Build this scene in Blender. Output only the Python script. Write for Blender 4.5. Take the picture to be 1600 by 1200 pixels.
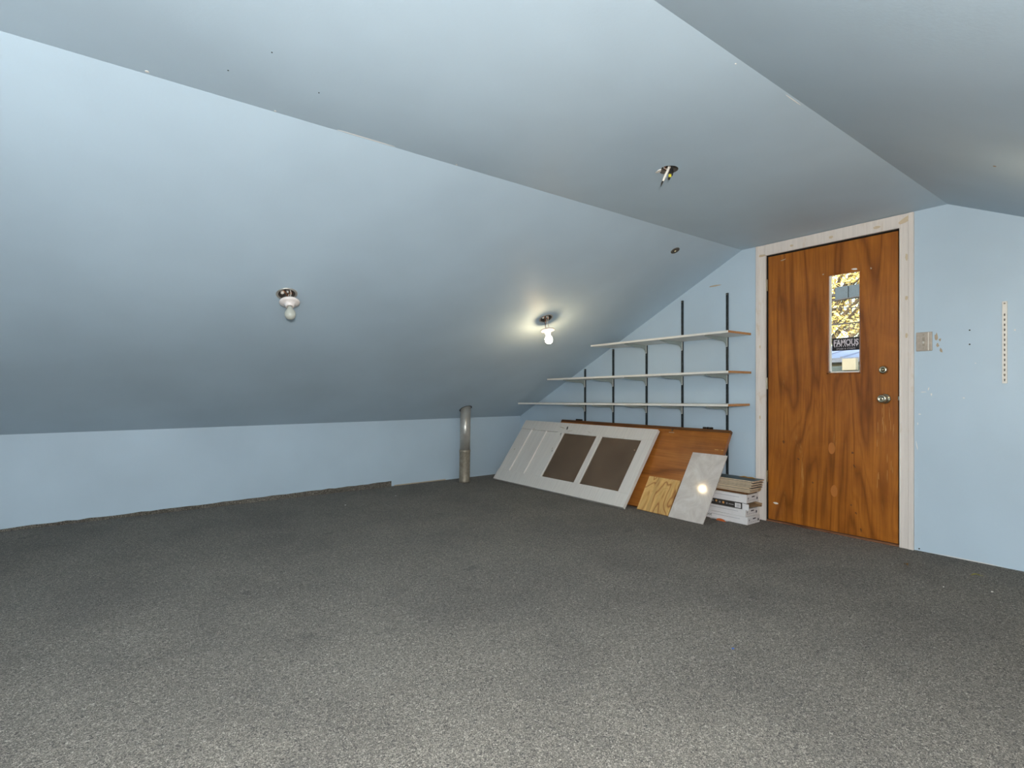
import bpy, bmesh, math, random
from mathutils import Vector, Matrix
from math import sin, cos, radians, pi

for o in list(bpy.data.objects):
    bpy.data.objects.remove(o, do_unlink=True)
scn = bpy.context.scene
C = scn.collection
rnd = random.Random(7)

# ------------------------------------------------------------------ camera
cam_d = bpy.data.cameras.new('camera')
cam_d.sensor_width = 36.0
cam_d.lens = 826.0 / 1600.0 * 36.0
cam_d.shift_y = 10.0 / 1600.0
cam_d.clip_start = 0.02
cam = bpy.data.objects.new('camera', cam_d)
cam.location = (0, 0, 1.01)
cam.rotation_euler = (pi / 2, 0, -math.asin(0.6004))
C.objects.link(cam)
scn.camera = cam

# ------------------------------------------------------------------ world, light, exposure
world = bpy.data.worlds.new('world')
scn.world = world
world.use_nodes = True
wn = world.node_tree
wn.nodes.clear()
w_out = wn.nodes.new('ShaderNodeOutputWorld')
w_bg = wn.nodes.new('ShaderNodeBackground')
w_sky = wn.nodes.new('ShaderNodeTexSky')
w_sky.sky_type = 'NISHITA'
w_sky.sun_elevation = radians(32)
w_sky.sun_rotation = radians(250)
w_sky.sun_disc = False
w_sky.air_density = 1.3
w_sky.dust_density = 4.0
w_bg.inputs['Strength'].default_value = 0.85
wn.links.new(w_sky.outputs[0], w_bg.inputs['Color'])
wn.links.new(w_bg.outputs[0], w_out.inputs['Surface'])

sun_d = bpy.data.lights.new('sun', 'SUN')
sun_d.energy = 2.2
sun_d.angle = radians(0.6)
sun_d.color = (1.0, 0.93, 0.82)
sun = bpy.data.objects.new('sun', sun_d)
sun.rotation_euler = (radians(52), 0, radians(-60))
C.objects.link(sun)

# the photographer's on-camera flash
fl_d = bpy.data.lights.new('camera_flash', 'POINT')
fl_d.energy = 290.0
fl_d.shadow_soft_size = 0.07
fl_d.color = (1.0, 0.97, 0.93)
fl = bpy.data.objects.new('camera_flash', fl_d)
fl.location = (-0.10, -0.22, 1.17)
C.objects.link(fl)

vs = scn.view_settings
vs.view_transform = 'Standard'
vs.look = 'None'
vs.exposure = 0.0
vs.gamma = 1.0
vs.use_curve_mapping = False

# ------------------------------------------------------------------ materials
def srgb(r, g, b):
    f = lambda c: (c / 255 / 12.92) if c / 255 <= 0.04045 else ((c / 255 + 0.055) / 1.055) ** 2.4
    return (f(r), f(g), f(b), 1)

class NT:
    def __init__(s, name):
        s.m = bpy.data.materials.new(name)
        s.m.use_nodes = True
        s.t = s.m.node_tree
        s.b = s.t.nodes['Principled BSDF']
        s.out = s.t.nodes['Material Output']
        s._tc = None
    def n(s, typ, **kw):
        nd = s.t.nodes.new(typ)
        for k, v in kw.items():
            if k.startswith('i_'):
                nd.inputs[k[2:].replace('_', ' ')].default_value = v
            else:
                setattr(nd, k, v)
        return nd
    def l(s, a, b):
        s.t.links.new(a, b)
    def coord(s, scale=(1, 1, 1), rot=(0, 0, 0), kind='Object'):
        tc = s.n('ShaderNodeTexCoord')
        mp = s.n('ShaderNodeMapping')
        mp.inputs['Scale'].default_value = scale
        mp.inputs['Rotation'].default_value = rot
        s.l(tc.outputs[kind], mp.inputs['Vector'])
        return mp.outputs[0]
    def noise(s, vec, scale=5, detail=4, rough=0.5, dist=0):
        nd = s.n('ShaderNodeTexNoise')
        nd.inputs['Scale'].default_value = scale
        nd.inputs['Detail'].default_value = detail
        nd.inputs['Roughness'].default_value = rough
        nd.inputs['Distortion'].default_value = dist
        if vec is not None: s.l(vec, nd.inputs['Vector'])
        return nd.outputs['Fac']
    def ramp(s, fac, stops):
        r = s.n('ShaderNodeValToRGB')
        el = r.color_ramp.elements
        while len(el) < len(stops): el.new(0.5)
        for e, (p, c) in zip(el, stops):
            e.position = p
            e.color = c if len(c) == 4 else (*c, 1)
        s.l(fac, r.inputs['Fac'])
        return r.outputs['Color']
    def mix(s, fac, a, b, mode='MIX'):
        m = s.n('ShaderNodeMix', data_type='RGBA', blend_type=mode)
        for sock, v in ((m.inputs[0], fac), (m.inputs[6], a), (m.inputs[7], b)):
            if hasattr(v, 'links') or isinstance(v, bpy.types.NodeSocket): s.l(v, sock)
            else: sock.default_value = v
        return m.outputs[2]
    def bump(s, h, strength=0.2, dist=0.01):
        b = s.n('ShaderNodeBump')
        b.inputs['Strength'].default_value = strength
        b.inputs['Distance'].default_value = dist
        s.l(h, b.inputs['Height'])
        s.l(b.outputs[0], s.b.inputs['Normal'])
    def set(s, color=None, rough=None, metal=None, spec=None, coat=None):
        if color is not None:
            if isinstance(color, bpy.types.NodeSocket): s.l(color, s.b.inputs['Base Color'])
            else: s.b.inputs['Base Color'].default_value = color
        if rough is not None: s.b.inputs['Roughness'].default_value = rough
        if metal is not None: s.b.inputs['Metallic'].default_value = metal
        if spec is not None: s.b.inputs['Specular IOR Level'].default_value = spec
        if coat is not None: s.b.inputs['Coat Weight'].default_value = coat
        return s.m

def paint(name, col, var=0.06, rough=0.5, bump=0.08):
    t = NT(name)
    v = t.coord()
    n1 = t.noise(v, 1.3, 3, 0.5)
    dk = tuple(c * (1 - var) for c in col[:3]) + (1,)
    lt = tuple(min(1, c * (1 + var)) for c in col[:3]) + (1,)
    c = t.ramp(n1, [(0.3, dk), (0.7, lt)])
    t.bump(t.noise(v, 90, 3, 0.6), bump, 0.004)
    return t.set(c, rough, spec=0.35)

def plain(name, col, rough=0.5, metal=0, spec=0.5, var=0.08, scale=20, bump=0.0):
    t = NT(name)
    v = t.coord()
    n = t.noise(v, scale, 4, 0.6)
    dk = tuple(c * (1 - var) for c in col[:3]) + (1,)
    lt = tuple(min(1, c * (1 + var)) for c in col[:3]) + (1,)
    c = t.ramp(n, [(0.3, dk), (0.7, lt)])
    if bump: t.bump(n, bump, 0.003)
    return t.set(c, rough, metal, spec)

def wood(name, dark, mid, light, axis='z', ring=9.0, rough=0.35, wear=None, dist=2.2, fine=90, coat=0.0, seed=0.0, st_=0.10):
    # grain runs along the axis
    t = NT(name)
    st = {'x': (st_, 1, 1), 'y': (1, st_, 1), 'z': (1, 1, st_)}[axis]
    fs = {'x': (0.03, 1, 1), 'y': (1, 0.03, 1), 'z': (1, 1, 0.03)}[axis]
    v = t.coord(st)
    add = t.n('ShaderNodeVectorMath', operation='ADD')
    add.inputs[1].default_value = (seed, seed * 1.7, seed * 0.6)
    t.l(v, add.inputs[0])
    v = add.outputs[0]
    big = t.noise(v, ring * 0.35, 3, 0.5, 0.6)
    sc = t.n('ShaderNodeMath', operation='MULTIPLY')
    sc.inputs[1].default_value = ring * 2.4
    t.l(big, sc.inputs[0])
    fr = t.n('ShaderNodeMath', operation='PINGPONG')
    fr.inputs[1].default_value = 1.0
    t.l(sc.outputs[0], fr.inputs[0])
    c1 = t.ramp(fr.outputs[0], [(0.0, dark), (0.35, mid), (0.8, light), (1.0, mid)])
    fv = t.coord(fs)
    f = t.noise(fv, fine, 4, 0.7)
    c2 = t.ramp(f, [(0.32, (0.72, 0.70, 0.68, 1)), (0.6, (1.06, 1.06, 1.06, 1))])
    c = t.mix(0.85, c1, c2, 'MULTIPLY')
    blot = t.noise(t.coord(), 2.6, 4, 0.6, 0.4)
    c = t.mix(0.8, c, t.ramp(blot, [(0.3, (0.74, 0.68, 0.62, 1)), (0.62, (1.1, 1.1, 1.1, 1))]), 'MULTIPLY')
    if wear is not None:
        wv = t.coord((1, 1, 0.10))
        w = t.noise(wv, 14, 6, 0.75, 0.3)
        c = t.mix(t.ramp(w, [(0.62, (0, 0, 0, 1)), (0.70, (0.55, 0.55, 0.55, 1))]), c, wear)
    t.bump(f, 0.12, 0.002)
    t.set(c, rough, spec=0.4, coat=coat)
    return t.m

M = {}
BLUE = (0.480, 0.588, 0.672, 1)
M['blue'] = paint('blue_wall_paint', BLUE)
M['blue_ceiling'] = paint('blue_ceiling_paint', (0.480, 0.588, 0.672, 1), rough=0.55)

def carpet():
    t = NT('grey_loop_carpet')
    v = t.coord()
    a = t.noise(v, 130, 4, 0.70, 1.8)
    b = t.noise(v, 260, 3, 0.7, 0.8)
    big = t.noise(v, 1.7, 5, 0.6, 0.5)
    c = t.ramp(a, [(0.37, (0.016, 0.015, 0.012, 1)), (0.46, (0.122, 0.107, 0.087, 1)), (0.54, (0.202, 0.179, 0.147, 1)), (0.65, (0.54, 0.485, 0.405, 1))])
    c = t.mix(0.75, c, t.ramp(b, [(0.36, (0.5, 0.5, 0.5, 1)), (0.64, (1.4, 1.4, 1.4, 1))]), 'MULTIPLY')
    c = t.mix(0.7, c, t.ramp(big, [(0.32, (0.72, 0.72, 0.72, 1)), (0.6, (1.08, 1.08, 1.07, 1))]), 'MULTIPLY')
    st = t.noise(t.coord((1, 1, 1), (0, 0, 0.6)), 6.5, 2, 0.4, 0.3)
    c = t.mix(0.6, c, t.ramp(st, [(0.24, (0.55, 0.55, 0.54, 1)), (0.31, (1, 1, 1, 1))]), 'MULTIPLY')
    t.bump(a, 0.7, 0.012)
    t.set(c, 0.95, spec=0.1)
    t.b.inputs['Sheen Weight'].default_value = 0.15
    return t.m
M['carpet'] = carpet()

M['door_wood'] = wood('varnished_door_veneer', srgb(126, 70, 16), srgb(154, 90, 26), srgb(166, 100, 32), 'z', 8, 0.33, wear=srgb(190, 140, 78), coat=0.15)
M['leaning_wood'] = wood('orange_brown_veneer', srgb(122, 70, 26), srgb(156, 94, 38), srgb(166, 104, 46), 'y', 5, 0.30, coat=0.2, seed=3.1)
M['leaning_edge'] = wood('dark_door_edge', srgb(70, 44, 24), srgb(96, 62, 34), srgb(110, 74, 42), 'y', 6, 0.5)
M['ply'] = wood('pale_plywood', srgb(158, 104, 56), srgb(208, 164, 98), srgb(218, 180, 116), 'z', 11, 0.5, seed=1.3, st_=0.38, fine=40)
M['tan_board'] = wood('tan_plank_core', srgb(182, 154, 120), srgb(208, 184, 152), srgb(216, 196, 168), 'y', 6, 0.7)
M['particle'] = plain('raw_particle_board', srgb(192, 140, 92), 0.8, spec=0.2, var=0.3, scale=160)
M['threshold'] = wood('chipped_threshold_wood', srgb(84, 52, 34), srgb(122, 80, 54), srgb(140, 96, 66), 'y', 8, 0.7)

def worn_white(name, base, tan, lo=0.60, hi=0.68, scale=9, rough=0.45, stretch=(1, 1, 0.5)):
    t = NT(name)
    v = t.coord(stretch)
    n = t.noise(v, scale, 5, 0.6, 0.4)
    g = t.noise(t.coord((1, 1, 0.05)), 60, 3, 0.6)
    c = t.ramp(g, [(0.3, tuple(x * 0.90 for x in base[:3]) + (1,)), (0.65, base)])
    c = t.mix(t.ramp(n, [(lo, (0, 0, 0, 1)), (hi, (0.75, 0.75, 0.75, 1))]), c, tan)
    t.bump(g, 0.06, 0.002)
    return t.set(c, rough, spec=0.4)
M['casing'] = worn_white('patched_white_casing', srgb(226, 216, 207), srgb(200, 176, 144), 0.60, 0.74, 9)
M['white_door'] = worn_white('old_white_gloss_paint', srgb(222, 217, 210), srgb(190, 164, 132), 0.72, 0.78, 10, 0.35, (1, 0.6, 1))
M['melamine'] = plain('white_melamine', srgb(226, 222, 214), 0.35, var=0.03)
M['bracket'] = plain('shaded_grey_enamel', srgb(150, 158, 152), 0.4, var=0.04)  # darker grey-green: shade under the shelves put into the colour
M['standard'] = plain('dark_slotted_steel', srgb(52, 58, 60), 0.45, 0.4, var=0.15)
M['white_metal'] = plain('white_enamel_strip', srgb(228, 222, 212), 0.4, var=0.05)
M['dark'] = plain('dark_recess', srgb(28, 26, 24), 0.8, var=0.2)
M['black_plastic'] = plain('black_plastic', srgb(26, 26, 27), 0.5, var=0.1)
M['iron'] = plain('dark_iron', srgb(46, 44, 42), 0.5, 0.7, var=0.2)
M['steel'] = plain('galvanised_steel', srgb(192, 188, 180), 0.36, 0.55, var=0.14, scale=12)
M['steel_dirty'] = plain('dirty_galvanised_steel', srgb(158, 148, 132), 0.5, 0.5, var=0.3, scale=26)
M['steel_dark'] = plain('dull_old_steel_box', srgb(96, 90, 82), 0.55, 0.4, var=0.25, scale=30)
M['brass'] = plain('aged_satin_brass', srgb(206, 196, 170), 0.22, 1.0, var=0.1)
M['porcelain'] = plain('white_porcelain', srgb(232, 222, 216), 0.25, var=0.03)
M['carton'] = plain('white_carton', srgb(222, 218, 216), 0.6, var=0.03)
M['carton_black'] = plain('dark_printed_carton', srgb(58, 54, 50), 0.45, var=0.25, scale=30)
M['cardboard'] = plain('brown_cardboard', srgb(150, 122, 92), 0.8, var=0.08, spec=0.2)
M['ink'] = plain('dark_print', srgb(66, 62, 66), 0.6, var=0.05)
M['ink_light'] = plain('grey_print', srgb(146, 142, 146), 0.6, var=0.05)
M['amber'] = plain('amber_print', srgb(222, 160, 92), 0.5, var=0.1)
M['orange'] = plain('orange_paper', srgb(206, 104, 48), 0.6, var=0.08)
M['teal_edge'] = plain('dark_teal_plank_face', srgb(70, 84, 88), 0.5, var=0.15)
M['plate'] = plain('dull_tan_switch_plate', srgb(176, 164, 150), 0.42, 0.2, var=0.12, scale=40)
M['plaster'] = plain('bare_plaster', srgb(232, 226, 218), 0.9, var=0.05, spec=0.1)
M['tan_scrape'] = plain('tan_scraped_paint', srgb(176, 160, 138), 0.8, var=0.12, spec=0.1)
M['filler'] = plain('tan_wood_filler', srgb(206, 186, 156), 0.7, var=0.08)
M['wire_white'] = plain('white_wire_sheath', srgb(226, 220, 208), 0.5)
M['wire_black'] = plain('black_wire', srgb(34, 33, 32), 0.5)
M['copper'] = plain('copper_wire', srgb(196, 130, 92), 0.35, 0.9)
M['yellow_nut'] = plain('yellow_wire_nut', srgb(216, 200, 60), 0.5)
M['leaf_brown'] = plain('dry_ochre_leaf', srgb(150, 112, 52), 0.7, var=0.2)
M['leaf_green'] = plain('yellow_green_leaf', srgb(166, 158, 74), 0.7, var=0.2)
M['blue_bit'] = plain('blue_plastic', srgb(64, 96, 160), 0.5)
M['sticker'] = plain('black_vinyl', srgb(30, 26, 28), 0.45, var=0.05)
M['silver'] = plain('silver_print', srgb(214, 204, 208), 0.45, var=0.12, scale=90)

def marble():
    t = NT('glazed_marble_tile')
    v = t.coord()
    n = t.noise(v, 7, 8, 0.62, 1.4)
    c = t.ramp(n, [(0.3, srgb(188, 178, 170)), (0.55, srgb(206, 198, 190)), (0.7, srgb(216, 210, 204))])
    return t.set(c, 0.085, spec=0.5)
M['tile'] = marble()

def bulb_mat(name, col, strength):
    t = NT(name)
    t.set(srgb(236, 228, 212), 0.25)
    if strength:
        t.b.inputs['Emission Color'].default_value = col
        t.b.inputs['Emission Strength'].default_value = strength
    return t.m
M['bulb_on'] = bulb_mat('glowing_bulb_glass', (1.0, 0.76, 0.45, 1), 105.0)
M['bulb_off'] = plain('frosted_bulb_glass', srgb(186, 186, 174), 0.2, var=0.03)

def glass(name, tint, dust=0.0, dustcol=(0.2, 0.17, 0.14, 1), refl=0.06, rough=0.03):
    t = NT(name)
    t.t.nodes.remove(t.b)
    tr = t.n('ShaderNodeBsdfTransparent'); tr.inputs[0].default_value = tint
    gl = t.n('ShaderNodeBsdfGlossy'); gl.inputs['Roughness'].default_value = rough
    fr = t.n('ShaderNodeFresnel'); fr.inputs[0].default_value = 1.45
    mx = t.n('ShaderNodeMixShader')
    t.l(fr.outputs[0], mx.inputs[0]); t.l(tr.outputs[0], mx.inputs[1]); t.l(gl.outputs[0], mx.inputs[2])
    last = mx
    if dust:
        df = t.n('ShaderNodeBsdfDiffuse'); df.inputs[0].default_value = dustcol
        m2 = t.n('ShaderNodeMixShader')
        n = t.noise(t.coord(), 9, 5, 0.6, 0.5)
        r = t.ramp(n, [(0.3, (dust * 0.7,) * 3 + (1,)), (0.7, (min(1, dust * 1.3),) * 3 + (1,))])
        t.l(r, m2.inputs[0]); t.l(mx.outputs[0], m2.inputs[1]); t.l(df.outputs[0], m2.inputs[2])
        last = m2
    t.l(last.outputs[0], t.out.inputs['Surface'])
    return t.m
M['pane'] = glass('clear_window_glass', (0.93, 0.95, 0.94, 1))
M['dusty_pane'] = glass('dusty_dark_glass', (0.80, 0.68, 0.55, 1), 0.33, (0.34, 0.25, 0.175, 1))

# outdoors
M['yellow_leaf'] = plain('autumn_yellow_leaves', srgb(206, 186, 112), 0.6, var=0.4, scale=3)
M['olive_leaf'] = plain('olive_leaves', srgb(164, 162, 112), 0.6, var=0.3, scale=3)
M['bark'] = plain('grey_bark', srgb(92, 82, 70), 0.9, var=0.3)
M['cable'] = plain('dark_cable', srgb(48, 46, 48), 0.7)
M['panel_blue'] = plain('dark_blue_panel', srgb(44, 58, 70), 0.8)
M['roof_grey'] = plain('blue_grey_roof_metal', srgb(128, 136, 156), 0.5, var=0.12)
M['siding'] = plain('pale_grey_siding', srgb(136, 132, 126), 0.7, var=0.06)
M['cream'] = plain('cream_board', srgb(128, 125, 110), 0.7, var=0.04)
M['teal_dark'] = plain('dark_teal_fascia', srgb(54, 66, 66), 0.6)
M['grass'] = plain('dull_lawn', srgb(110, 112, 66), 0.95, var=0.25, scale=4)
M['deck'] = plain('weathered_deck', srgb(120, 112, 100), 0.9, var=0.2)

# ------------------------------------------------------------------ mesh helpers
def obj(name, bm, mat, parent=None, bevel=0.0, smooth=False, seg=2):
    if bevel:
        bmesh.ops.bevel(bm, geom=list(bm.edges), offset=bevel, segments=seg, affect='EDGES', profile=0.5, clamp_overlap=True)
    bmesh.ops.recalc_face_normals(bm, faces=list(bm.faces))
    me = bpy.data.meshes.new(name)
    bm.to_mesh(me); bm.free()
    if smooth:
        for p in me.polygons: p.use_smooth = True
    o = bpy.data.objects.new(name, me)
    if mat: me.materials.append(M[mat] if isinstance(mat, str) else mat)
    C.objects.link(o)
    o.parent = parent
    return o

def box(bm, x0, x1, y0, y1, z0, z1):
    vs_ = [bm.verts.new(p) for p in ((x0, y0, z0), (x1, y0, z0), (x1, y1, z0), (x0, y1, z0), (x0, y0, z1), (x1, y0, z1), (x1, y1, z1), (x0, y1, z1))]
    for f in ((3, 2, 1, 0), (4, 5, 6, 7), (0, 1, 5, 4), (1, 2, 6, 5), (2, 3, 7, 6), (3, 0, 4, 7)):
        bm.faces.new([vs_[i] for i in f])
    return vs_

def bx(*a):
    bm = bmesh.new(); box(bm, *a); return bm

def prism(bm, pts, d0, d1, f):
    """polygon pts (a,b) extruded from d0 to d1; f(a,b,d) gives the point"""
    lo = [bm.verts.new(f(a, b, d0)) for a, b in pts]
    hi = [bm.verts.new(f(a, b, d1)) for a, b in pts]
    bm.faces.new(lo); bm.faces.new(list(reversed(hi)))
    n = len(pts)
    for i in range(n):
        bm.faces.new((lo[i], hi[i], hi[(i + 1) % n], lo[(i + 1) % n]))

def lathe(bm, prof, seg=32, mat=None, cap0=True, cap1=True):
    """profile of (radius, height) about +Z, then transformed"""
    mat = mat or Matrix.Identity(4)
    rings = []
    for r, h in prof:
        rings.append([bm.verts.new(mat @ Vector((r * cos(2 * pi * i / seg), r * sin(2 * pi * i / seg), h))) for i in range(seg)])
    for a, b in zip(rings, rings[1:]):
        for i in range(seg):
            bm.faces.new((a[i], a[(i + 1) % seg], b[(i + 1) % seg], b[i]))
    if cap0: bm.faces.new(list(reversed(rings[0])))
    if cap1: bm.faces.new(rings[-1])

def tube(bm, pts, r, seg=8):
    pts = [Vector(p) for p in pts]
    rings = []
    for i, p in enumerate(pts):
        d = (pts[min(i + 1, len(pts) - 1)] - pts[max(i - 1, 0)]).normalized()
        a = d.orthogonal().normalized(); b = d.cross(a)
        if rings:
            # keep rings aligned
            ref = (rings[-1][0].co - pts[i - 1])
            a = (ref - d * ref.dot(d)).normalized(); b = d.cross(a)
        rr = r[i] if isinstance(r, (list, tuple)) else r
        rings.append([bm.verts.new(p + a * rr * cos(2 * pi * k / seg) + b * rr * sin(2 * pi * k / seg)) for k in range(seg)])
    for u, w in zip(rings, rings[1:]):
        for k in range(seg):
            bm.faces.new((u[k], u[(k + 1) % seg], w[(k + 1) % seg], w[k]))
    bm.faces.new(list(reversed(rings[0]))); bm.faces.new(rings[-1])

def axis_matrix(loc, z):
    z = Vector(z).normalized()
    q = Vector((0, 0, 1)).rotation_difference(z)
    return Matrix.Translation(loc) @ q.to_matrix().to_4x4()

def empty(name, loc, rot=(0, 0, 0)):
    o = bpy.data.objects.new(name, None)
    o.empty_display_size = 0.1
    o.location = loc; o.rotation_euler = rot
    C.objects.link(o)
    return o

def tag(o, label, cat, group=None):
    o['label'] = label; o['category'] = cat
    if group: o['group'] = group
    return o

def struct(o, label, cat):
    o['kind'] = 'structure'
    return tag(o, label, cat)

def thing(name, label, cat, loc=(0, 0, 0), rot=(0, 0, 0), group=None):
    return tag(empty(name, loc, rot), label, cat, group)

def text_bm(s, size, depth, mat, sx=1.0, offset=0.0, space=1.0):
    cu = bpy.data.curves.new('lettering', 'FONT')
    cu.body = s; cu.size = size; cu.extrude = depth / 2; cu.align_x = 'CENTER'; cu.align_y = 'CENTER'
    cu.offset = offset; cu.space_character = space; cu.resolution_u = 3
    to = bpy.data.objects.new('lettering', cu)
    C.objects.link(to)
    dg = bpy.context.evaluated_depsgraph_get()
    me = bpy.data.meshes.new_from_object(to.evaluated_get(dg))
    bpy.data.objects.remove(to, do_unlink=True)
    bm = bmesh.new(); bm.from_mesh(me)
    bpy.data.meshes.remove(me)
    for v in bm.verts: v.co.x *= sx
    bmesh.ops.transform(bm, matrix=mat, verts=list(bm.verts))
    return bm

# ------------------------------------------------------------------ room shell
DX = 4.05            # wall with the door
XB = -1.60           # wall behind the camera
YL, YR = 5.22, -1.94 # knee walls
YC0, YC1, ZC = 0.98, 2.30, 2.143
K = 0.497
ZK = ZC - K * (YL - YC1)
def slope_l(y): return ZC - K * (y - YC1)
def slope_r(y): return ZC - K * (YC0 - y)
TH = 0.10

fo = obj('floor', bx(XB - TH, DX + 0.12, YR - TH, YL + TH, -0.12, 0.0), 'carpet')
struct(fo, 'mottled grey carpet covering the attic floor', 'floor')

# carpet turned up against the left knee wall, with a cut notch at its end
bm = bmesh.new()
n = 60; top = []
for i in range(n + 1):
    x = XB + (2.325 - XB) * i / n
    base = 0.018 + 0.035 * max(0, (x + 0.7) / 3.0) + rnd.uniform(-0.004, 0.004)
    top.append((x, max(0.015, base)))
prof = [(XB, 0.0)] + top + [(2.325, 0.0)]
prism(bm, prof, YL - 0.010, YL - 0.001, lambda a, b, d: (a, d, b))
o = obj('carpet_edge', bm, 'carpet', fo)
o['label'] = 'carpet edge turned up against the low wall'

kw = obj('wall_left', bx(XB, DX, YL, YL + TH, 0, ZK + 0.05), 'blue')
struct(kw, 'low pale blue knee wall under the sloped ceiling', 'wall')
o = obj('raw_edge', bx(2.36, 2.98, YL - 0.004, YL, 0.0, 0.010), 'tan_scrape', kw)
kr = obj('wall_right', bx(XB, DX, YR - TH, YR, 0, ZK + 0.05), 'blue')
struct(kr, 'opposite low pale blue knee wall', 'wall')

DY0, DY1, DZ = 1.222, 2.100, 2.056      # door opening
bm = bmesh.new()
fw = lambda a, b, d: (d, a, b)
prism(bm, [(DY1, 0), (YL, 0), (YL, ZK), (YC1, ZC), (DY1, ZC)], DX, DX + 0.12, fw)
prism(bm, [(YR, 0), (DY0, 0), (DY0, ZC), (YC0, ZC), (YR, slope_r(YR))], DX, DX + 0.12, fw)
prism(bm, [(DY0, DZ), (DY1, DZ), (DY1, ZC), (DY0, ZC)], DX, DX + 0.12, fw)
wb = obj('wall_back', bm, 'blue')
struct(wb, 'pale blue gable wall with the wooden door and shelves', 'wall')
bm = bmesh.new()
prism(bm, [(YR, 0), (YL, 0), (YL, ZK), (YC1, ZC), (YC0, ZC), (YR, slope_r(YR))], XB - TH, XB, fw)
o = obj('wall_front', bm, 'blue')
struct(o, 'pale blue gable wall behind the viewer', 'wall')

# fixtures' places
J_OFF = (0.836, 3.398); J_ON = (2.884, 3.367); J_ON2 = (2.884, 0.16); J_HOLE = (2.267, 1.690)

def ceiling_slab(name, y0, y1, zf, holes, label):
    """slab following z = zf(y), with round holes in its underside"""
    bm = bmesh.new()
    edges = []
    def loop(pts):
        vv = [bm.verts.new((x, y, zf(y))) for x, y in pts]
        return [bm.edges.new((vv[i], vv[(i + 1) % len(vv)])) for i in range(len(vv))]
    edges += loop([(XB, y0), (DX, y0), (DX, y1), (XB, y1)])
    k = math.hypot(1, (zf(y1) - zf(y0)) / (y1 - y0))
    for (hx, hy, r) in holes:
        edges += loop([(hx + r * cos(2 * pi * i / 28), hy + r / k * sin(2 * pi * i / 28)) for i in range(28)])
    bmesh.ops.triangle_fill(bm, use_beauty=True, edges=edges)
    up = [bm.verts.new((x, y, zf(y) + TH)) for x, y in ((XB, y0), (DX, y0), (DX, y1), (XB, y1))]
    bm.faces.new(up)
    o = obj(name, bm, 'blue_ceiling')
    for p in o.data.polygons: pass
    struct(o, label, 'ceiling')
    return o
HR = 0.052
ce = ceiling_slab('ceiling', YC0, YC1, lambda y: ZC, [(J_HOLE[0], J_HOLE[1], 0.056)], 'flat blue grey strip of ceiling along the ridge')
cl = ceiling_slab('ceiling_left', YC1, YL, slope_l, [(J_OFF[0], J_OFF[1], HR), (J_ON[0], J_ON[1], HR)], 'wide sloped blue ceiling on the left with two bulb fittings')
cr = ceiling_slab('ceiling_right', YR, YC0, slope_r, [(J_ON2[0], J_ON2[1], HR)], 'sloped blue ceiling to the right of the ridge strip')
NL = Vector((0, -K, -1)).normalized()   # room-side normals of the slopes
NR = Vector((0, K, -1)).normalized()

def blob(name, loc, nrm, sx, sy, mat, parent, ang=0.0, n=9, th=0.0015, jag=0.35):
    """an irregular thin flake lying on a surface"""
    nrm = Vector(nrm).normalized()
    u = nrm.cross(Vector((0, 0, 1)))
    if u.length < 0.1: u = Vector((1, 0, 0))
    u.normalize(); v = nrm.cross(u)
    a_, b_ = u * cos(ang) + v * sin(ang), v * cos(ang) - u * sin(ang)
    bm = bmesh.new()
    pts = []
    for i in range(n):
        a = 2 * pi * i / n; k = 1 - rnd.random() * jag
        pts.append((sx / 2 * k * cos(a), sy / 2 * k * sin(a)))
    loc = Vector(loc)
    prism(bm, pts, -0.0005, th, lambda a, b, d: loc + a_ * a + b_ * b + nrm * d)
    return obj(name, bm, mat, parent)

DN = (0, 0, -1)
for (x, y, s) in ((0.09, 2.28, 0.017), (0.519, 2.29, 0.010), (1.371, 2.29, 0.010), (1.721, 1.00, 0.008)):
    blob('paint_chip', (x, y, ZC), DN, s, s * 0.8, 'plaster', ce, rnd.random())
blob('crack', (0.905, 2.293, ZC), DN, 0.285, 0.006, 'plaster', ce, 0, 14, 0.001, 0.2)
blob('crack', (2.115, 0.990, ZC), DN, 0.13, 0.0035, 'plaster', ce, 0, 12, 0.001, 0.2)
blob('stain', (2.872, 0.543, slope_r(0.543)), NR, 0.008, 0.012, 'leaf_brown', cr)
for (x, y) in ((0.32, 2.1), (0.62, 2.05), (0.42, 1.9)):
    blob('speck', (x, y, ZC), DN, 0.006, 0.005, 'iron', ce)

# ------------------------------------------------------------------ door and casing
WX = (-1, 0, 0)
dr = empty('door_1', (DX, DY1 - 0.015, 0.0))
struct(dr, 'varnished brown wooden door with a narrow window', 'door')
def dchild(name, bm, mat, parent=None, **kw):
    p = parent or dr
    # meshes below are given in world coordinates; move them into the parent's frame
    off = Vector(dr.location)
    for v in bm.verts: v.co -= off
    return obj(name, bm, mat, p, **kw)
pY0, pY1, pZ0, pZ1 = 1.237, 2.087, 0.016, 2.044
gY0, gY1, gZ0, gZ1 = 1.452, 1.666, 1.126, 1.828     # window opening
fx0, fx1 = DX + 0.006, DX + 0.048
bm = bmesh.new()
box(bm, fx0, fx1, pY0, gY0, pZ0, pZ1); box(bm, fx0, fx1, gY1, pY1, pZ0, pZ1)
box(bm, fx0, fx1, gY0, gY1, pZ0, gZ0); box(bm, fx0, fx1, gY0, gY1, gZ1, pZ1)
bmesh.ops.remove_doubles(bm, verts=list(bm.verts), dist=1e-5)
dpanel = dchild('door_panel', bm, 'door_wood')
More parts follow.
